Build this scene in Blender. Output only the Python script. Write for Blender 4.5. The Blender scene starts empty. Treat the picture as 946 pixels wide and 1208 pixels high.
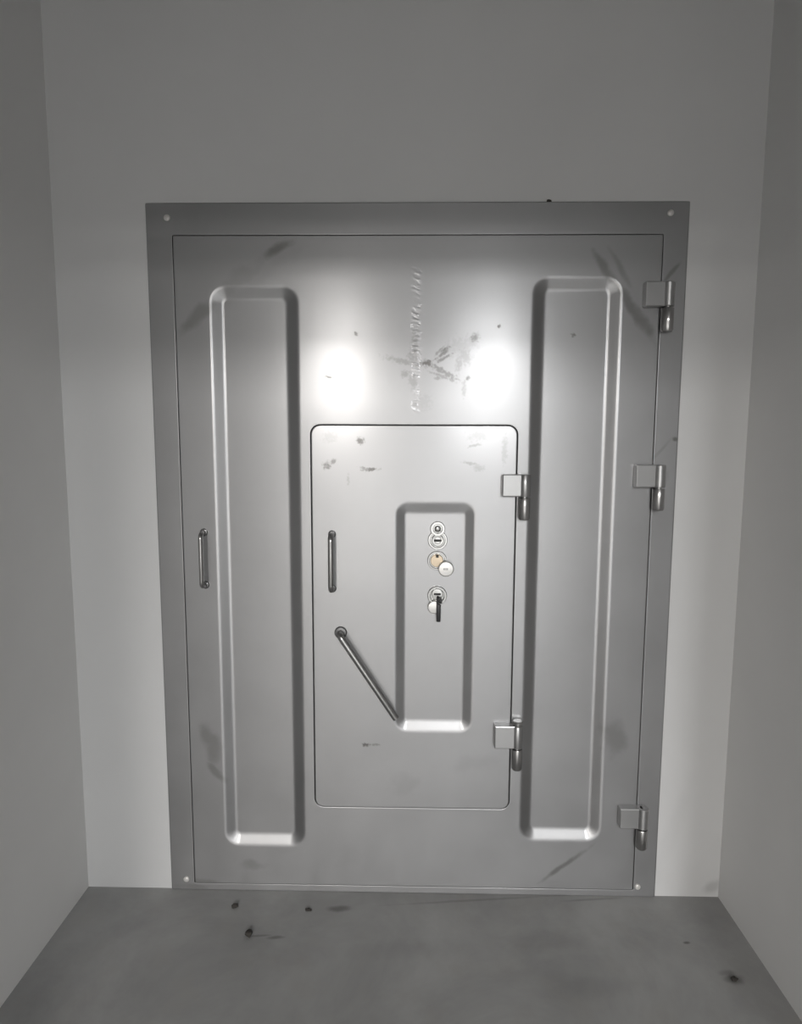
import bpy, bmesh, math, random
from mathutils import Vector, Matrix
random.seed(7)
C = bpy.context.scene.collection
PI = math.pi

# ------------------------------------------------------------------ measured camera and room
F_PX, PITCH, ROLL, YAW = 744.85, -0.1099, -0.00348, 0.01834
CAM = Vector((-0.0036, -1.8263, 1.3923))
W, H = 1.5006, 2.05
XL, XR = -1.0155, 0.9462          # side walls of the vestibule
DEPTH, DEPTH_R = 3.3, 1.95         # the vestibule opens into the room here
Z_LOW, Z_HIGH, Z_HEAD = 2.66, 3.3, 2.31   # vestibule ceiling, room ceiling

def cam_axes():
    cp, sp = math.cos(PITCH), math.sin(PITCH)
    cr, sr = math.cos(ROLL), math.sin(ROLL)
    cy, sy = math.cos(YAW), math.sin(YAW)
    Rz = Matrix(((cy, sy, 0), (-sy, cy, 0), (0, 0, 1)))
    Rx = Matrix(((1, 0, 0), (0, cp, sp), (0, -sp, cp)))
    Ry = Matrix(((cr, 0, -sr), (0, 1, 0), (sr, 0, cr)))
    return Ry @ Rx @ Rz
R3 = cam_axes()

def up(u, v, y=-0.008):
    """pixel of the photograph -> (x, z) on the vertical plane at depth y (used to take measurements)"""
    d = R3.transposed() @ Vector(((u - 473) / F_PX, 1, -(v - 604) / F_PX))
    t = (y - CAM.y) / d.y
    return (CAM.x + d.x * t, CAM.z + d.z * t)

def onfloor(u, v):
    d = R3.transposed() @ Vector(((u - 473) / F_PX, 1, -(v - 604) / F_PX))
    t = -CAM.z / d.z
    return (CAM.x + d.x * t, CAM.y + d.y * t)

# ------------------------------------------------------------------ object helpers
def link(name, bm, mat, parent=None, loc=(0, 0, 0), smooth=True):
    me = bpy.data.meshes.new(name)
    bmesh.ops.recalc_face_normals(bm, faces=bm.faces)
    bm.to_mesh(me); bm.free()
    me.materials.append(mat)
    if smooth:
        for p in me.polygons: p.use_smooth = True
    o = bpy.data.objects.new(name, me)
    C.objects.link(o)
    o.location = loc
    if parent: o.parent = parent
    return o

def empty(name, loc=(0, 0, 0)):
    o = bpy.data.objects.new(name, None)
    o.empty_display_size = 0.1
    C.objects.link(o); o.location = loc
    return o

def tag(o, label, cat, group=None):
    o['label'] = label; o['category'] = cat
    if group: o['group'] = group
    return o

def box(bm, x0, x1, y0, y1, z0, z1, bevel=0.0, seg=2):
    r = bmesh.ops.create_cube(bm, size=1.0)
    vs = r['verts']
    for v in vs:
        v.co = Vector(((x0 + x1) / 2 + v.co.x * (x1 - x0), (y0 + y1) / 2 + v.co.y * (y1 - y0), (z0 + z1) / 2 + v.co.z * (z1 - z0)))
    if bevel:
        es = list({e for v in vs for e in v.link_edges})
        bmesh.ops.bevel(bm, geom=es, offset=bevel, segments=seg, profile=0.5, affect='EDGES')

def harden(o, ang=40):
    me = o.data
    me.set_sharp_from_angle(angle=math.radians(ang))
    return o

def rrect(cx, cz, w, h, r, n=8):
    """rounded rectangle in x,z; always 4*(n+1) points"""
    pts = []
    r = max(r, 1e-5)
    for k, (sx, sz) in enumerate(((1, 1), (-1, 1), (-1, -1), (1, -1))):
        ox, oz = cx + sx * (w / 2 - r), cz + sz * (h / 2 - r)
        for i in range(n + 1):
            a = PI / 2 * (k + i / n)
            pts.append((ox + r * math.cos(a), oz + r * math.sin(a)))
    return pts

def ring(bm, pts, y): return [bm.verts.new((x, y, z)) for x, z in pts]
def bridge(bm, a, b):
    n = len(a)
    for i in range(n):
        bm.faces.new((a[i], a[(i + 1) % n], b[(i + 1) % n], b[i]))
def loop_edges(bm, vs):
    return [bm.edges.get((vs[i], vs[(i + 1) % len(vs)])) or bm.edges.new((vs[i], vs[(i + 1) % len(vs)])) for i in range(len(vs))]

def press_profile(b, d, e=0.3, k=6):
    """(inset, depth) of a pressed recess: flat lip, rounded shoulder, slope, rounded foot, flat"""
    m = 1 / (1 - e)
    def S(t):
        if t < e: return m * t * t / (2 * e)
        if t > 1 - e: return 1 - m * (1 - t) ** 2 / (2 * e)
        return m * e / 2 + m * (t - e)
    ts = [e * i / k for i in range(k + 1)] + [0.5] + [1 - e + e * i / k for i in range(k + 1)]
    return [(-0.004, 0)] + [(b * t, d * S(t)) for t in ts] + [(b + 0.004, d)]

def edge_profile(r, deep, k=4):
    """(inset, depth) of a rounded edge turning straight back"""
    p = [(-0.002, 0)]
    for i in range(k + 1):
        a = PI / 2 * i / k
        p.append((r * math.sin(a), r * (1 - math.cos(a))))
    return p + [(r + 1e-4, deep)]

def sink(bm, rect, prof, y, floor=True, kz=1.0):
    """lofts a recess; rect=(cx,cz,w,h,r); returns the rim on the plate's face and the last ring"""
    cx, cz, w, h, r = rect
    prev = first = None
    for o, d in prof:
        cur = ring(bm, rrect(cx, cz, w - 2 * o, h - 2 * o * kz, max(r - o, 0.003)), y + d)
        if prev: bridge(bm, prev, cur)
        else: first = cur
        prev = cur
    if floor: bm.faces.new(prev)
    return first, prev

def rim(bm, rect, prof, y):
    """outer rounded edge of a plate (prof insets are taken outwards); rect is the outermost outline"""
    cx, cz, w, h, r = rect
    big = max(o for o, d in prof)
    prev = first = None
    for o, d in prof:
        q = big - o
        cur = ring(bm, rrect(cx, cz, w - 2 * q, h - 2 * q, max(r - q, 0.003)), y + d)
        if prev: bridge(bm, prev, cur)
        else: first = cur
        prev = cur
    return first, prev

def face_between(bm, outer, holes):
    es = loop_edges(bm, outer)
    for h in holes: es += loop_edges(bm, h)
    bmesh.ops.triangle_fill(bm, use_beauty=True, use_dissolve=False, edges=es, normal=(0, -1, 0))

def tube(bm, path, r, n=14, caps=True):
    P = [Vector(p) for p in path]
    prev = None; N = None
    for i, p in enumerate(P):
        t = (P[min(i + 1, len(P) - 1)] - P[max(i - 1, 0)]).normalized()
        if N is None:
            N = t.orthogonal().normalized()
        N = (N - t * N.dot(t)).normalized()
        B = t.cross(N)
        rr = r[i] if isinstance(r, (list, tuple)) else r
        cur = [bm.verts.new(p + (N * math.cos(2 * PI * k / n) + B * math.sin(2 * PI * k / n)) * rr) for k in range(n)]
        if prev: bridge(bm, prev, cur)
        elif caps: bm.faces.new(cur)
        prev = cur
    if caps: bm.faces.new(prev)

def lathe_y(bm, x, z, prof, n=32, sx=1.0, sz=1.0):
    """turned shape about an axis along y; prof = [(radius, y)] from the wall side outwards"""
    prev = None
    for r, y in prof:
        cur = [bm.verts.new((x + sx * r * math.cos(2 * PI * k / n), y, z + sz * r * math.sin(2 * PI * k / n))) for k in range(n)]
        if prev: bridge(bm, prev, cur)
        else: bm.faces.new(cur)
        prev = cur
    bm.faces.new(prev)

def lathe_z(bm, x, y, prof, n=24):
    prev = None
    for r, z in prof:
        cur = [bm.verts.new((x + r * math.cos(2 * PI * k / n), y + r * math.sin(2 * PI * k / n), z)) for k in range(n)]
        if prev: bridge(bm, prev, cur)
        else: bm.faces.new(cur)
        prev = cur
    bm.faces.new(prev)

# ------------------------------------------------------------------ materials
class NT:
    def __init__(s, name):
        s.m = bpy.data.materials.new(name); s.m.use_nodes = True
        s.t = s.m.node_tree; s.t.nodes.clear()
    def n(s, typ, **kw):
        x = s.t.nodes.new(typ)
        for k, v in kw.items():
            if k.startswith('i_'):
                key = k[2:]
                key = int(key) if key.isdigit() else key.replace('_', ' ')
                x.inputs[key].default_value = v
            else: setattr(x, k, v)
        return x
    def l(s, a, b): s.t.links.new(a, b)
    def math(s, op, a, b=None, clamp=False):
        x = s.n('ShaderNodeMath', operation=op, use_clamp=clamp)
        for i, v in enumerate((a, b)):
            if v is None: continue
            if isinstance(v, (int, float)): x.inputs[i].default_value = v
            else: s.l(v, x.inputs[i])
        return x.outputs[0]
    def noise(s, vec, scale, detail=3, rough=0.5, dist=0.0):
        x = s.n('ShaderNodeTexNoise', i_Scale=scale, i_Detail=detail, i_Roughness=rough, i_Distortion=dist)
        s.l(vec, x.inputs['Vector']); return x.outputs['Fac']
    def maprange(s, v, a, b, c, d, smooth=False):
        x = s.n('ShaderNodeMapRange', interpolation_type='SMOOTHSTEP' if smooth else 'LINEAR')
        s.l(v, x.inputs[0])
        for i, q in enumerate((a, b, c, d)): x.inputs[i + 1].default_value = q
        return x.outputs[0]
    def mixc(s, f, a, b):
        x = s.n('ShaderNodeMix', data_type='RGBA')
        if isinstance(f, (int, float)): x.inputs[0].default_value = f
        else: s.l(f, x.inputs[0])
        for i, q in ((6, a), (7, b)):
            if isinstance(q, tuple): x.inputs[i].default_value = (*q, 1)
            else: s.l(q, x.inputs[i])
        return x.outputs[2]
    def stains(s, coord, items, wob=0.35, wscale=60):
        """items: (x, z, half-length, half-width, angle, strength, plane) elongated soft spots, roughened by noise"""
        nz = s.n('ShaderNodeTexNoise', i_Scale=wscale, i_Detail=3.0)
        s.l(coord, nz.inputs['Vector'])
        sub = s.n('ShaderNodeVectorMath', operation='SUBTRACT'); s.l(nz.outputs['Color'], sub.inputs[0]); sub.inputs[1].default_value = (.5, .5, .5)
        out = None
        for (x, z, a, b, ang, st, plane) in items:
            mp = s.n('ShaderNodeMapping', vector_type='TEXTURE')
            if plane == 'XZ':
                mp.inputs['Location'].default_value = (x, 0, z); mp.inputs['Rotation'].default_value = (0, -ang, 0); mp.inputs['Scale'].default_value = (a, 1000, b)
            else:
                mp.inputs['Location'].default_value = (x, z, 0); mp.inputs['Rotation'].default_value = (0, 0, ang); mp.inputs['Scale'].default_value = (a, b, 1000)
            s.l(coord, mp.inputs['Vector'])
            ad = s.n('ShaderNodeVectorMath', operation='MULTIPLY_ADD')
            s.l(sub.outputs[0], ad.inputs[0]); ad.inputs[1].default_value = (wob * 2, 0, wob * 2) if plane == 'XZ' else (wob * 2, wob * 2, 0); s.l(mp.outputs[0], ad.inputs[2])
            ln = s.n('ShaderNodeVectorMath', operation='LENGTH'); s.l(ad.outputs[0], ln.inputs[0])
            v = s.maprange(ln.outputs['Value'], 0.25, 1.15, st, 0.0, True)
            out = v if out is None else s.math('MAXIMUM', out, v)
        return out

def steel(name, base=(0.435, 0.435, 0.44), r1=0.235, r2=0.52, wide=0.67, stains=None, smear=None, weld=None, aniso=.5, wavy=0.0, bulge=None):
    t = NT(name)
    co = t.n('ShaderNodeTexCoord').outputs['Object']
    st = t.n('ShaderNodeMapping'); st.inputs['Scale'].default_value = (1, 1, 0.04); t.l(co, st.inputs['Vector'])
    fine = t.noise(st.outputs[0], 420, 2)
    big = t.noise(co, 5.5, 4, 0.55)
    col = t.mixc(t.maprange(big, .3, .7, 0, 1), tuple(c * .95 for c in base), tuple(min(1, c * 1.04) for c in base))
    rough1 = t.math('ADD', t.maprange(big, .3, .7, -.012, .012), r1)
    rough2 = t.math('ADD', t.maprange(big, .3, .7, -.04, .04), r2)
    if smear:
        k = t.stains(co, smear, .8, 18)
        col = t.mixc(k, col, (0.21, 0.205, 0.2))
    if stains:
        k = t.stains(co, stains, 1.1, 110)
        col = t.mixc(k, col, (0.075, 0.068, 0.06)); rough1 = t.math('ADD', rough1, t.math('MULTIPLY', k, .05))
    nrm = None
    hgt = t.math('MULTIPLY', t.noise(co, 3.2, 1), wavy) if wavy else None
    if weld:
        x0, hw, z0, z1 = weld
        sp = t.n('ShaderNodeSeparateXYZ'); t.l(co, sp.inputs[0])
        wn = t.noise(co, 38, 2)
        dx = t.math('ABSOLUTE', t.math('ADD', t.math('SUBTRACT', sp.outputs[0], x0), t.math('MULTIPLY', t.math('SUBTRACT', wn, .5), .02)))
        mk = t.maprange(dx, hw * .3, hw, 1, 0, True)
        mz = t.math('MULTIPLY', t.maprange(sp.outputs[2], z0, z0 + .03, 0, 1, True), t.maprange(sp.outputs[2], z1 - .03, z1, 1, 0, True))
        ph = t.math('ADD', t.math('MULTIPLY', sp.outputs[2], 400.0), t.math('ADD', t.math('MULTIPLY', sp.outputs[0], 150.0), t.math('MULTIPLY', t.noise(co, 26, 2), 9.0)))
        amp = t.maprange(t.noise(co, 55, 2), .38, .62, 0.0, .00034)
        hb = t.math('MULTIPLY', t.math('MULTIPLY', mk, mz), t.math('MULTIPLY', t.math('SINE', ph), amp))
        hgt = hb if hgt is None else t.math('ADD', hgt, hb)
    if bulge:
        sp2 = t.n('ShaderNodeSeparateXYZ'); t.l(co, sp2.inputs[0])
        q = t.math('MAXIMUM', t.math('SUBTRACT', sp2.outputs[2], bulge[0]), 0.0)
        bq = t.math('MULTIPLY', t.math('MULTIPLY', q, q), -bulge[1])
        hgt = bq if hgt is None else t.math('ADD', hgt, bq)
    if hgt is not None:
        bp = t.n('ShaderNodeBump', i_Strength=1.0, i_Distance=1.0); t.l(hgt, bp.inputs['Height']); nrm = bp.outputs[0]
    g1 = t.n('ShaderNodeBsdfPrincipled', i_Metallic=1.0); g2 = t.n('ShaderNodeBsdfPrincipled', i_Metallic=1.0)
    tg = t.n('ShaderNodeCombineXYZ'); tg.inputs[1].default_value = .2; tg.inputs[2].default_value = 1.0
    g1.inputs['Anisotropic'].default_value = aniso; g2.inputs['Anisotropic'].default_value = aniso * 1.15
    for g, r in ((g1, rough1), (g2, rough2)):
        if aniso: t.l(tg.outputs[0], g.inputs['Tangent'])
        t.l(col, g.inputs['Base Color']); t.l(r, g.inputs['Roughness'])
        if nrm: t.l(nrm, g.inputs['Normal'])
    mx = t.n('ShaderNodeMixShader', i_0=wide); t.l(g1.outputs[0], mx.inputs[1]); t.l(g2.outputs[0], mx.inputs[2])
    o = t.n('ShaderNodeOutputMaterial'); t.l(mx.outputs[0], o.inputs[0])
    return t.m

def simple(name, col, rough=0.5, metal=0.0, nscale=30, amp=0.08):
    t = NT(name)
    co = t.n('ShaderNodeTexCoord').outputs['Object']
    nz = t.noise(co, nscale, 3)
    c = t.mixc(nz, tuple(x * (1 - amp) for x in col), tuple(min(1, x * (1 + amp)) for x in col))
    g = t.n('ShaderNodeBsdfPrincipled', i_Roughness=rough, i_Metallic=metal); t.l(c, g.inputs['Base Color'])
    o = t.n('ShaderNodeOutputMaterial'); t.l(g.outputs[0], o.inputs[0])
    return t.m

def plaster(name, col, stains=None):
    t = NT(name)
    co = t.n('ShaderNodeTexCoord').outputs['Object']
    a = t.noise(co, 2.0, 5, .6); b = t.noise(co, 160, 2)
    c = t.mixc(t.maprange(a, .3, .7, 0, 1), tuple(x * .965 for x in col), tuple(min(1, x * 1.02) for x in col))
    if stains:
        c = t.mixc(t.stains(co, stains, .3, 20), c, tuple(x * .45 for x in col))
    bp = t.n('ShaderNodeBump', i_Strength=0.12, i_Distance=0.002); t.l(b, bp.inputs['Height'])
    g = t.n('ShaderNodeBsdfPrincipled', i_Roughness=.75); t.l(c, g.inputs['Base Color']); t.l(bp.outputs[0], g.inputs['Normal'])
    o = t.n('ShaderNodeOutputMaterial'); t.l(g.outputs[0], o.inputs[0])
    return t.m

def concrete(name):
    t = NT(name)
    co = t.n('ShaderNodeTexCoord').outputs['Object']
    a = t.noise(co, 2.6, 6, .62, .4); b = t.noise(co, 9, 5, .6)
    c = t.mixc(t.maprange(a, .35, .68, 0, 1), (0.28, 0.28, 0.277), (0.40, 0.40, 0.395))
    c = t.mixc(t.maprange(b, .5, .75, 0, .35), c, (0.33, 0.315, 0.29))
    S = []
    for (u, v, a_, b_, s_) in ((325, 1106, .03, .008, .5), (305, 1104, .04, .005, .4), (400, 1072, .045, .016, .55), (866, 1155, .03, .02, .6), (858, 1148, .03, .012, .35),
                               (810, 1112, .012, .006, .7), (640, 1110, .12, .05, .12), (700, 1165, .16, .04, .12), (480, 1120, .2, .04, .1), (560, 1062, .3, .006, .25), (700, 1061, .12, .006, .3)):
        x, y = onfloor(u, v); S.append((x, y, a_, b_, 0.1, s_, 'XY'))
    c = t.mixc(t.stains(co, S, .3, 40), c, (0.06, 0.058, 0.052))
    g = t.n('ShaderNodeBsdfPrincipled'); t.l(c, g.inputs['Base Color'])
    t.l(t.maprange(b, .3, .7, .42, .6), g.inputs['Roughness'])
    bp = t.n('ShaderNodeBump', i_Strength=0.15, i_Distance=0.004); t.l(t.noise(co, 22, 4), bp.inputs['Height']); t.l(bp.outputs[0], g.inputs['Normal'])
    o = t.n('ShaderNodeOutputMaterial'); t.l(g.outputs[0], o.inputs[0])
    return t.m

def P(u, v, a, b, ang, st):
    x, z = up(u, v); return (x, z, a, b, ang, st, 'XZ')
def S2(u0, v0, u1, v1, hw, st):
    (x0, z0), (x1, z1) = up(u0, v0), up(u1, v1)
    return ((x0 + x1) / 2, (z0 + z1) / 2, math.hypot(x1 - x0, z1 - z0) / 2 * 1.25, hw, math.atan2(z1 - z0, x1 - x0), st, 'XZ')

leaf_stains = [P(503, 428, .018, .012, 0, .75), S2(455, 422, 500, 432, .010, .28), S2(508, 430, 540, 448, .010, .45), S2(506, 438, 536, 450, .006, .35),
    S2(514, 424, 530, 411, .006, .55), S2(514, 428, 532, 418, .006, .5), S2(512, 421, 524, 408, .005, .4), S2(519, 416, 530, 409, .006, .6),
    P(478, 441, .016, .012, .2, .3), P(560, 399, .016, .014, .3, .45), P(549, 419, .022, .03, .4, .22), P(541, 430, .012, .03, 0, .22), P(552, 446, .010, .008, .5, .5),
    P(547, 458, .008, .03, 0, .22), P(489, 405, .012, .05, 0, .25), P(488, 420, .02, .02, 0, .28), P(516, 446, .014, .006, 0, .35), P(589, 385, .006, .006, 0, .7),
    P(420, 394, .007, .007, 0, .55), S2(383, 443, 391, 446, .004, .6), P(487, 450, .014, .03, 0, .22), P(500, 475, .03, .03, .4, .1), P(545, 408, .06, .03, .3, .14),
    P(678, 394, .008, .007, 0, .6)]
leaf_smear = [S2(310, 305, 345, 283, .018, .75), S2(213, 392, 255, 352, .024, .5), S2(255, 352, 310, 306, .03, .22), S2(700, 298, 728, 335, .016, .6), S2(728, 335, 772, 402, .018, .7), S2(722, 298, 745, 340, .012, .4),
    S2(636, 1042, 690, 1003, .010, .75), P(250, 880, .03, .09, .3, .45), P(255, 910, .02, .05, .6, .5), P(725, 870, .045, .07, .2, .4), P(296, 1020, .05, .02, 0, .35), P(240, 1040, .06, .012, 0, .35),
    P(300, 330, .22, .03, .6, .10)]
hatch_stains = [P(425, 520, .014, .013, 0, .65), P(386, 549, .012, .014, .5, .55), P(393, 544, .012, .008, .3, .5), S2(428, 555, 446, 553, .006, .75), S2(424, 551, 434, 553, .005, .5),
    P(432, 878, .014, .007, 0, .75), P(443, 878, .016, .005, 0, .35), P(608, 889, .007, .02, 0, .8), S2(552, 515, 580, 512, .02, .16), S2(545, 545, 562, 548, .006, .3),
    P(565, 552, .02, .012, 0, .22), P(595, 530, .01, .05, 0, .2), S2(552, 527, 568, 524, .005, .3), P(411, 566, .005, .02, 0, .2), P(390, 515, .03, .02, .3, .12)]
hatch_smear = [P(478, 925, .05, .04, .4, .14), P(560, 900, .09, .03, .2, .12)]
frame_smear = [S2(781, 335, 803, 308, .008, .6), P(796, 518, .010, .008, 0, .9), S2(764, 549, 792, 518, .006, .25), P(785, 560, .015, .03, 0, .2), P(230, 1046, .07, .012, 0, .35)]

M_leaf = steel('brushed_steel_leaf', stains=leaf_stains, smear=leaf_smear, weld=(up(491, 400)[0], .015, up(491, 492)[1], up(491, 308)[1]), wavy=.0012)
M_hatch = steel('brushed_steel_hatch', stains=hatch_stains, smear=hatch_smear, wavy=.0012, bulge=(.95, .028))
M_frame = steel('brushed_steel_frame', smear=frame_smear, wavy=.0008)
M_hinge = steel('satin_steel_fitting', base=(.48, .48, .48))
M_bar = steel('polished_steel_bar', base=(.42, .415, .41), r1=.16, r2=.4, wide=.4, aniso=0)
M_boss = steel('shaded_steel_boss', base=(.2, .2, .2), r1=.2, r2=.45, wide=.5, aniso=0)  # shade on the boss and collars is put into this darker base
M_chrome = steel('chrome_lock_fitting', base=(.52, .52, .51), r1=.12, r2=.35, wide=.4, aniso=0)
M_nickel = steel('satin_nickel_cover', base=(.85, .84, .82), r1=.3, r2=.6, wide=.6, aniso=0)
M_brass = steel('brass_lock_core', base=(.55, .46, .35), r1=.25, r2=.4, wide=.5, aniso=0)
M_black = simple('black_key_metal', (.035, .035, .037), .4, .3)
M_slot = simple('dark_keyway', (.03, .03, .03), .6)
M_dome = simple('pale_hole_dome', (.72, .70, .68), .35, .3)
M_crumb = simple('dark_crumb', (.05, .045, .04), .9, 0, 300, .4)
M_wall = plaster('off_white_plaster', (.66, .66, .66), [(.93, .035, .04, .025, .5, .4, 'XZ'), (.79, .2, .25, .03, 1.3, .06, 'XZ')])
M_side = plaster('off_white_side_plaster', (.76, .757, .75))
M_ceil = plaster('grey_ceiling_paint', (.2, .2, .2))
M_room = plaster('room_paint', (.3, .3, .3))
M_floor = concrete('grey_sealed_concrete')

# ------------------------------------------------------------------ the setting
def struct(name, bm, m):
    o = link(name, bm, m, smooth=False); o['kind'] = 'structure'; return o
RX0, RX1, RY = -3.6, 3.8, -17.0
OW, OH = .705, 1.995              # opening in the back wall
b = bmesh.new()
box(b, XL - .3, -OW, 0, .25, 0, Z_LOW + .3); box(b, OW, XR + .3, 0, .25, 0, Z_LOW + .3); box(b, -OW, OW, 0, .25, OH, Z_LOW + .3)
struct('wall_back', b, M_wall)
b = bmesh.new(); box(b, XL - .3, XL, -DEPTH, 0, 0, Z_LOW + .3); struct('wall_left', b, M_side)
b = bmesh.new(); box(b, XR, XR + .3, -DEPTH_R, 0, 0, Z_LOW + .3); struct('wall_right', b, M_side)
b = bmesh.new(); box(b, XL, RX1, -DEPTH, 0, Z_LOW, Z_LOW + .2); struct('ceiling', b, M_ceil)
b = bmesh.new(); box(b, RX0, RX1, RY, .25, -.1, 0); struct('floor', b, M_floor)
b = bmesh.new(); box(b, RX0, RX1, RY, -DEPTH + .2, Z_HIGH, Z_HIGH + .1); struct('ceiling_room', b, M_room)
b = bmesh.new(); box(b, RX0 - .2, RX0, RY, -DEPTH, 0, Z_HIGH); struct('wall_room_left', b, M_room)
b = bmesh.new(); box(b, RX1, RX1 + .2, RY, -DEPTH_R, 0, Z_HIGH); struct('wall_room_right', b, M_room)
b = bmesh.new(); box(b, RX0, RX1, RY - .2, RY, 0, Z_HIGH); struct('wall_room_far', b, M_room)
b = bmesh.new(); box(b, RX0, XL - .3, -DEPTH, -DEPTH + .2, 0, Z_HIGH); struct('wall_room_near_left', b, M_room)
b = bmesh.new(); box(b, XR + .3, RX1, -DEPTH_R, -DEPTH_R + .2, 0, Z_LOW); struct('wall_room_near_right', b, M_room)
b = bmesh.new(); box(b, XL - .3, RX1, -DEPTH - .2, -DEPTH, Z_HEAD, Z_HIGH); struct('beam', b, M_room)

# ------------------------------------------------------------------ the strongroom door
YF, YL, YH = -.006, -.008, -.011          # faces of frame, leaf and hatch
door = tag(empty('vault_door'), 'brushed stainless steel strongroom door and its bolted frame set in the white back wall', 'door')
LX0, LX1, LZ0, LZ1 = -.676, .681, .024, 1.962
GAP = .0028
leaf_rect = ((LX0 + LX1) / 2, (LZ0 + LZ1) / 2, LX1 - LX0, LZ1 - LZ0, .004)

# frame: flat plate screwed to the wall, returning into the opening round the leaf
b = bmesh.new()
ro, back = rim(b, (0, H / 2, W, H, .004), edge_profile(.0025, .0058), YF)
ri, _ = sink(b, (leaf_rect[0], leaf_rect[1], leaf_rect[2] + 2 * GAP, leaf_rect[3] + 2 * GAP, .006), edge_profile(.001, .06), YF, floor=False)
face_between(b, ro, [ri])
frame = harden(link('frame', b, M_frame, door), 50)
proto = None
for (u, v) in ((197, 257), (791, 251), (220, 1037), (752, 1046)):
    x, z = up(u, v, YF)
    if proto is None:
        b = bmesh.new()
        lathe_y(b, 0, 0, [(.009, 0), (.009, -.0015), (.008, -.003), (.0055, -.0042), (.003, -.0046)], 20)
        proto = s = harden(link('hole_dome', b, M_dome, frame), 50)  # pale dome added in place of a hole showing the white wall
        s['label'] = 'pale round dome in place of a hole in the frame'
    else:
        s = proto.copy(); C.objects.link(s); s.parent = frame
    s.location = (x, YF, z)

# leaf with two long pressed panels and the hatch opening
def rect_of(x0, x1, z0, z1, r): return ((x0 + x1) / 2, (z0 + z1) / 2, x1 - x0, z1 - z0, r)
HX0, HX1, HZ0, HZ1 = -.2955, .2935, .284, 1.440
b = bmesh.new()
ro, bk = rim(b, leaf_rect, edge_profile(.002, .058), YL)
h1, _ = sink(b, rect_of(-.580, -.325, .147, 1.830, .050), press_profile(.041, .0130, .27), YL, kz=1.05)
h2, _ = sink(b, rect_of(.325, .578, .178, 1.854, .050), press_profile(.041, .0130, .27), YL, kz=1.05)
h3, _ = sink(b, rect_of(HX0 - .0040, HX1 + .0040, HZ0 - .0040, HZ1 + .0040, .0300), edge_profile(.002, .045), YL)
face_between(b, ro, [h1, h2, h3]); b.faces.new(bk)
leaf = harden(link('door_panel', b, M_leaf, door), 50)

def pull_handle(parent, x, z0, z1, y, stand=.034, r=.0072):
    b = bmesh.new()
    pts = [(x, y + .002, z0), (x, y - stand * .55, z0)]
    rb = stand * .45
    for i in range(1, 6):
        a = PI / 2 * i / 5
        pts.append((x, y - stand * .55 - rb * math.sin(a), z0 + (rb * (1 - math.cos(a))) * (1 if z1 > z0 else -1)))
    top = [(px, py, z1 - (pz - z0)) for px, py, pz in reversed(pts)]
    tube(b, pts + top, r, 16)
    h = harden(link('pull_handle', b, M_bar, parent), 60)
    for z in (z0, z1):
        b = bmesh.new()
        lathe_y(b, x, z, [(.0115, y + .001), (.0115, y - .002), (.010, y - .0035), (.0075, y - .004)], 20)
        harden(link('foot_collar', b, M_boss, h), 50)
    return h
xa = up(241, 640)[0]
pull_handle(door, xa, up(239, 690)[1], up(239, 628)[1], YL, .034, .0062)

def hinge(parent, x0, z_top, z_mid, z_bot, xk0, xk1, y, cap=False):
    """lift-off hinge: plate and upper knuckle on the door, lower knuckle with the pin on the fixed side"""
    r = (xk1 - xk0) / 2; xc = (xk0 + xk1) / 2
    yc = y - r * .95
    b = bmesh.new()
    box(b, x0, xc + r * .1, y - .026, y + .002, z_mid, z_top, .003, 2)
    hg = link('hinge', b, M_hinge, parent, smooth=False)
    b = bmesh.new()
    lathe_z(b, xc, yc, [(r * .9, z_mid), (r, z_mid + .002), (r, z_top - .003), (r * .9, z_top - .001), (r * .5, z_top), (r * .1, z_top)])
    harden(link('upper_knuckle', b, M_hinge, hg), 40)
    b = bmesh.new()
    lathe_z(b, xc, yc, [(r * .8, z_bot), (r * .97, z_bot + .005), (r * .97, z_mid - .006), (r * .9, z_mid - .004)])
    harden(link('lower_knuckle', b, M_bar, hg), 40)
    b = bmesh.new()
    lathe_z(b, xc, yc, [(r * .5, z_mid - .005), (r * .5, z_mid + .001)])
    harden(link('hinge_pin', b, M_chrome, hg), 40)
    if cap:
        b = bmesh.new()
        lathe_z(b, xc, yc, [(r * .8, z_top), (r * .8, z_top + .005), (r * .98, z_top + .006), (r * .98, z_top + .012), (r * .85, z_top + .014)])
        harden(link('pin_cap', b, M_chrome, hg), 40)
    return hg
for zt, zm, zb, x0, k0, k1 in ((1.832, 1.766, 1.699, .631, .679, .713), (1.332, 1.268, 1.202, .627, .677, .712), (.304, .240, .174, .624, .676, .711)):
    hinge(door, x0, zt, zm, zb, k0, k1, YL)

# ------------------------------------------------------------------ the hatch inside the leaf
hatch = tag(empty('escape_hatch', (0, 0, 0)), 'small steel hatch with three locks set in the middle of the strongroom door', 'hatch')
b = bmesh.new()
ro, bk = rim(b, rect_of(HX0, HX1, HZ0, HZ1, .026), edge_profile(.002, .04), YH)
h1, _ = sink(b, rect_of(-.058, .182, .523, 1.225, .042), press_profile(.039, .0100, .27), YH, kz=1.08)
face_between(b, ro, [h1]); b.faces.new(bk)
harden(link('hatch_panel', b, M_hatch, hatch), 50)
pull_handle(hatch, up(392, 650)[0], up(391, 694)[1], up(391, 630)[1], YH, .036, .0078)
hinge(hatch, .2505, 1.303, 1.240, 1.173, .299, .332, YH)
hinge(hatch, .243, .559, .489, .421, .296, .328, YH, True)

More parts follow.
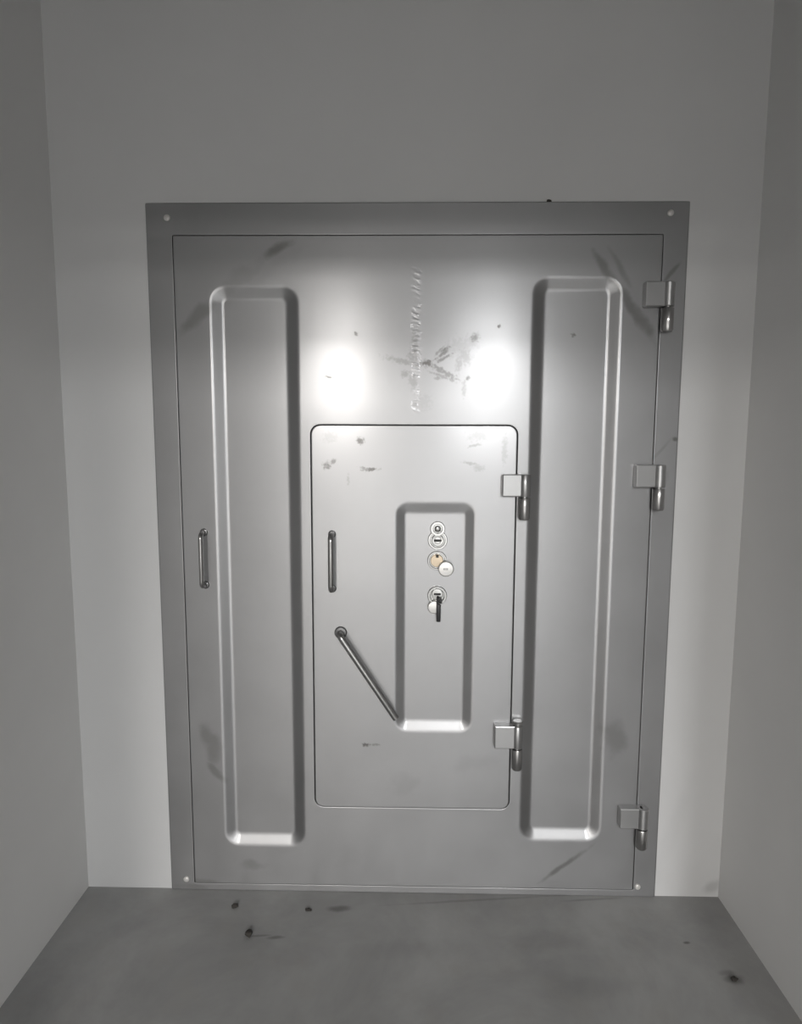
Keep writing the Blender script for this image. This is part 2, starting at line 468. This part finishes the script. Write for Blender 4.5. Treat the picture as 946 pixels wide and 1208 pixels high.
# throw bar: bent rod from a boss down to the lock pressing
b = bmesh.new()
(xa, za), (xb, zb) = up(402, 746, YH), up(467, 847, YH - .016)
d = Vector((xb - xa, 0, zb - za)).normalized()
pts = [Vector((xa, YH + .002, za)), Vector((xa, YH - .018, za))]
for i in range(1, 6):
    a = PI / 2 * i / 5
    pts.append(Vector((xa, YH - .018 - .013 * math.sin(a), za)) + d * .013 * (1 - math.cos(a)))
pts.append(Vector((xb, YH - .020, zb)))
tube(b, pts, .0098, 18)
bar = harden(link('throw_bar', b, M_bar, hatch), 60)
b = bmesh.new()
lathe_y(b, xa, za, [(.0185, YH + .001), (.0185, YH - .005), (.0165, YH - .009), (.011, YH - .010)], 28)
harden(link('boss', b, M_boss, bar), 50)

# locks, standing on the floor of the pressing
YP = YH + .0100
def at(u, v, y=YP): return up(u, v, y)
def disc(b, x, z, r, y, t, rise=.0015):
    lathe_y(b, x, z, [(r, y), (r, y - t * .6), (r - t * .35, y - t), (r * .55, y - t - rise * .6), (r * .2, y - t - rise)], 36)
def collar(b, x, z, r, ri, y, t):
    lathe_y(b, x, z, [(r, y), (r, y - t * .6), (r - .0015, y - t), (ri + .0015, y - t), (ri, y - t * .7), (ri, y - t * .3), (ri * .5, y - t * .3)], 36)

x, z = at(516.2, 637.0)
b = bmesh.new(); collar(b, x, z, .0285, .021, YP, .007)
lk = harden(link('lock', b, M_chrome, hatch), 40)
b = bmesh.new(); lathe_y(b, x, z, [(.018, YP - .001), (.018, YP - .008), (.016, YP - .010), (.010, YP - .0095), (.009, YP - .007), (.004, YP - .007)], 30); harden(link('lock_core', b, M_chrome, lk), 30)
b = bmesh.new(); box(b, x - .011, x + .011, YP - .0115, YP - .006, z - .0035, z + .0025, .0008, 1); harden(link('keyway', b, M_slot, lk))
x1, z1 = at(516.2, 623.5)
b = bmesh.new(); collar(b, x1, z1, .0215, .0125, YP - .0015, .0085)
cv = harden(link('lock_cover', b, M_chrome, lk), 40)
b = bmesh.new(); lathe_y(b, x1, z1, [(.0095, YP - .002), (.0095, YP - .010), (.007, YP - .012), (.002, YP - .0125)], 20); harden(link('pivot_screw', b, M_bar, lk), 40)

x, z = at(515.6, 661.0)
b = bmesh.new(); collar(b, x, z, .0285, .0225, YP, .008)
lk = harden(link('lock', b, M_chrome, hatch), 40); lk['label'] = 'lock with brass core and its cover disc swung aside'
b = bmesh.new(); lathe_y(b, x - .001, z, [(.019, YP - .001), (.019, YP - .007), (.0175, YP - .008), (.004, YP - .0082)], 30); harden(link('lock_core', b, M_brass, lk), 30)
b = bmesh.new(); box(b, x - .004, x + .004, YP - .0098, YP - .006, z + .009, z + .017, .001, 1); harden(link('keyway', b, M_slot, lk))
x1, z1 = up(526.2, 671.6, YP - .022)
b = bmesh.new(); disc(b, x1, z1, .0225, YP - .013, .007, .0012)
lathe_y(b, x1 - .012, z1 + .012, [(.006, YP - .001), (.006, YP - .014)], 14)
harden(link('lock_cover', b, M_nickel, lk), 40)
b = bmesh.new(); box(b, x1 - .008, x1 + .006, YP - .0218, YP - .018, z1 - .003, z1 + .003, .001, 1); harden(link('cover_slot', b, M_bar, lk))

x, z = at(515.6, 702.3)
b = bmesh.new(); collar(b, x, z, .0285, .020, YP, .008)
lk = harden(link('lock', b, M_chrome, hatch), 40)
xc, zc = at(515.6, 699.8)
b = bmesh.new(); lathe_y(b, xc, zc, [(.0165, YP - .001), (.0165, YP - .010), (.015, YP - .012), (.004, YP - .0125)], 30); harden(link('lock_core', b, M_chrome, lk), 30)
b = bmesh.new(); box(b, xc - .010, xc + .010, YP - .0135, YP - .008, zc - .003, zc + .003, .001, 1); harden(link('keyway', b, M_slot, lk))
x1, z1 = up(512.3, 716.3, YP - .012)
b = bmesh.new(); disc(b, x1, z1, .0195, YP - .009, .006, .0012)
lathe_y(b, x1 + .006, z1 + .013, [(.006, YP - .001), (.006, YP - .010)], 14)
harden(link('lock_cover', b, M_nickel, lk), 40)

# black key left in the lowest lock
yk = YP - .021
kx0, kz0 = up(518, 707, yk); kx1, kz1 = up(516.3, 733.5, yk)
key = empty('key', (kx0, yk, kz0))
tag(key, 'black key left hanging from the lowest lock of the hatch', 'key')
b = bmesh.new()
pth = [(-.0035, .0125, .005), (-.0035, .002, .005), (-.0030, -.001, .002), (-.0045, -.0015, -.008), (-.004, -.0018, -.016), (0, -.002, -.022), (0, -.002, kz1 - kz0 + .002)]
tube(b, pth[:5] , .0034, 10)
harden(link('shank', b, M_black, key), 50)
b = bmesh.new()
box(b, -.0075, .0045, -.005, .001, kz1 - kz0, -.014, .0025, 2)
box(b, .0005, .0085, -.0045, .0005, -.012, .000, .002, 2)
box(b, -.0065, .0075, -.0045, .0005, -.003, .003, .002, 2)
harden(link('bow', b, M_black, key), 50)

# ------------------------------------------------------------------ crumbs of dirt
def crumb(name, loc, sx, sy, sz, label, grp=None):
    b = bmesh.new()
    bmesh.ops.create_icosphere(b, subdivisions=2, radius=1)
    for v in b.verts:
        k = 1 + random.uniform(-.28, .28)
        v.co = Vector((v.co.x * sx * k, v.co.y * sy * k, max(v.co.z, -.5) * sz * k))
    lo = min(v.co.z for v in b.verts)
    for v in b.verts: v.co.z -= lo
    o = link(name, b, M_crumb, None, loc)
    tag(o, label, 'dirt', grp); return o
for u, v, sx, sy, sz, lab in ((277, 1070, .011, .008, .007, 'dark dirt crumb on the floor just in front of the left end of the door'),
                              (364, 1074, .010, .005, .004, 'flat dark dirt flake on the floor close to the door, right of two other crumbs'),
                              (294, 1103, .010, .011, .008, 'dark dirt crumb on open floor, farthest out of the three near the door'),
                              (866, 1156, .011, .007, .004, 'dark dirt crumb on the floor beside the right wall')):
    x, y = onfloor(u, v)
    crumb('dirt_crumb', (x, y, 0), sx, sy, sz, lab, 'crumbs of dirt')
x, _ = up(648, 238, -.003)
crumb('dirt_crumb', (x, -.003, H), .007, .0024, .004, 'tiny black crumb lying on the top edge of the steel frame', 'crumbs of dirt')

# ------------------------------------------------------------------ light: two rows of ceiling lamps in the room behind the camera
def lamp(name, x, y, sx, sy, power, col):
    L = bpy.data.lights.new(name, 'AREA'); L.shape = 'RECTANGLE'; L.size = sx; L.size_y = sy; L.energy = power; L.color = col
    o = bpy.data.objects.new(name, L); C.objects.link(o); o.location = (x, y, Z_HIGH - .01)
    return o
for y, x0, x1 in ((-8.4, -1.35, 1.38), (-11.4, -1.5, 1.55), (-14.4, -1.65, 1.72)):
    lamp('ceiling_lamp', x0, y, .36, 1.2, 222, (1.0, .967, .928))
    lamp('ceiling_lamp', x1, y, .42, 1.2, 220, (.985, .99, .99))

w = bpy.data.worlds.new('world'); bpy.context.scene.world = w; w.use_nodes = True
w.node_tree.nodes['Background'].inputs[0].default_value = (.5, .5, .5, 1); w.node_tree.nodes['Background'].inputs[1].default_value = 0.0

# ------------------------------------------------------------------ camera
cd = bpy.data.cameras.new('camera'); cam = bpy.data.objects.new('camera', cd); C.objects.link(cam)
cd.sensor_fit = 'VERTICAL'; cd.sensor_height = 24; cd.lens = F_PX / 1208 * 24; cd.clip_start = .02
right, fwd, upv = R3[0], R3[1], R3[2]
M = Matrix.Identity(4)
for i in range(3):
    M[i][0] = right[i]; M[i][1] = upv[i]; M[i][2] = -fwd[i]; M[i][3] = CAM[i]
cam.matrix_world = M
sc = bpy.context.scene
sc.camera = cam
sc.view_settings.view_transform = 'Standard'; sc.view_settings.look = 'None'
sc.view_settings.exposure = 0.6; sc.view_settings.gamma = 1; sc.view_settings.use_curve_mapping = False
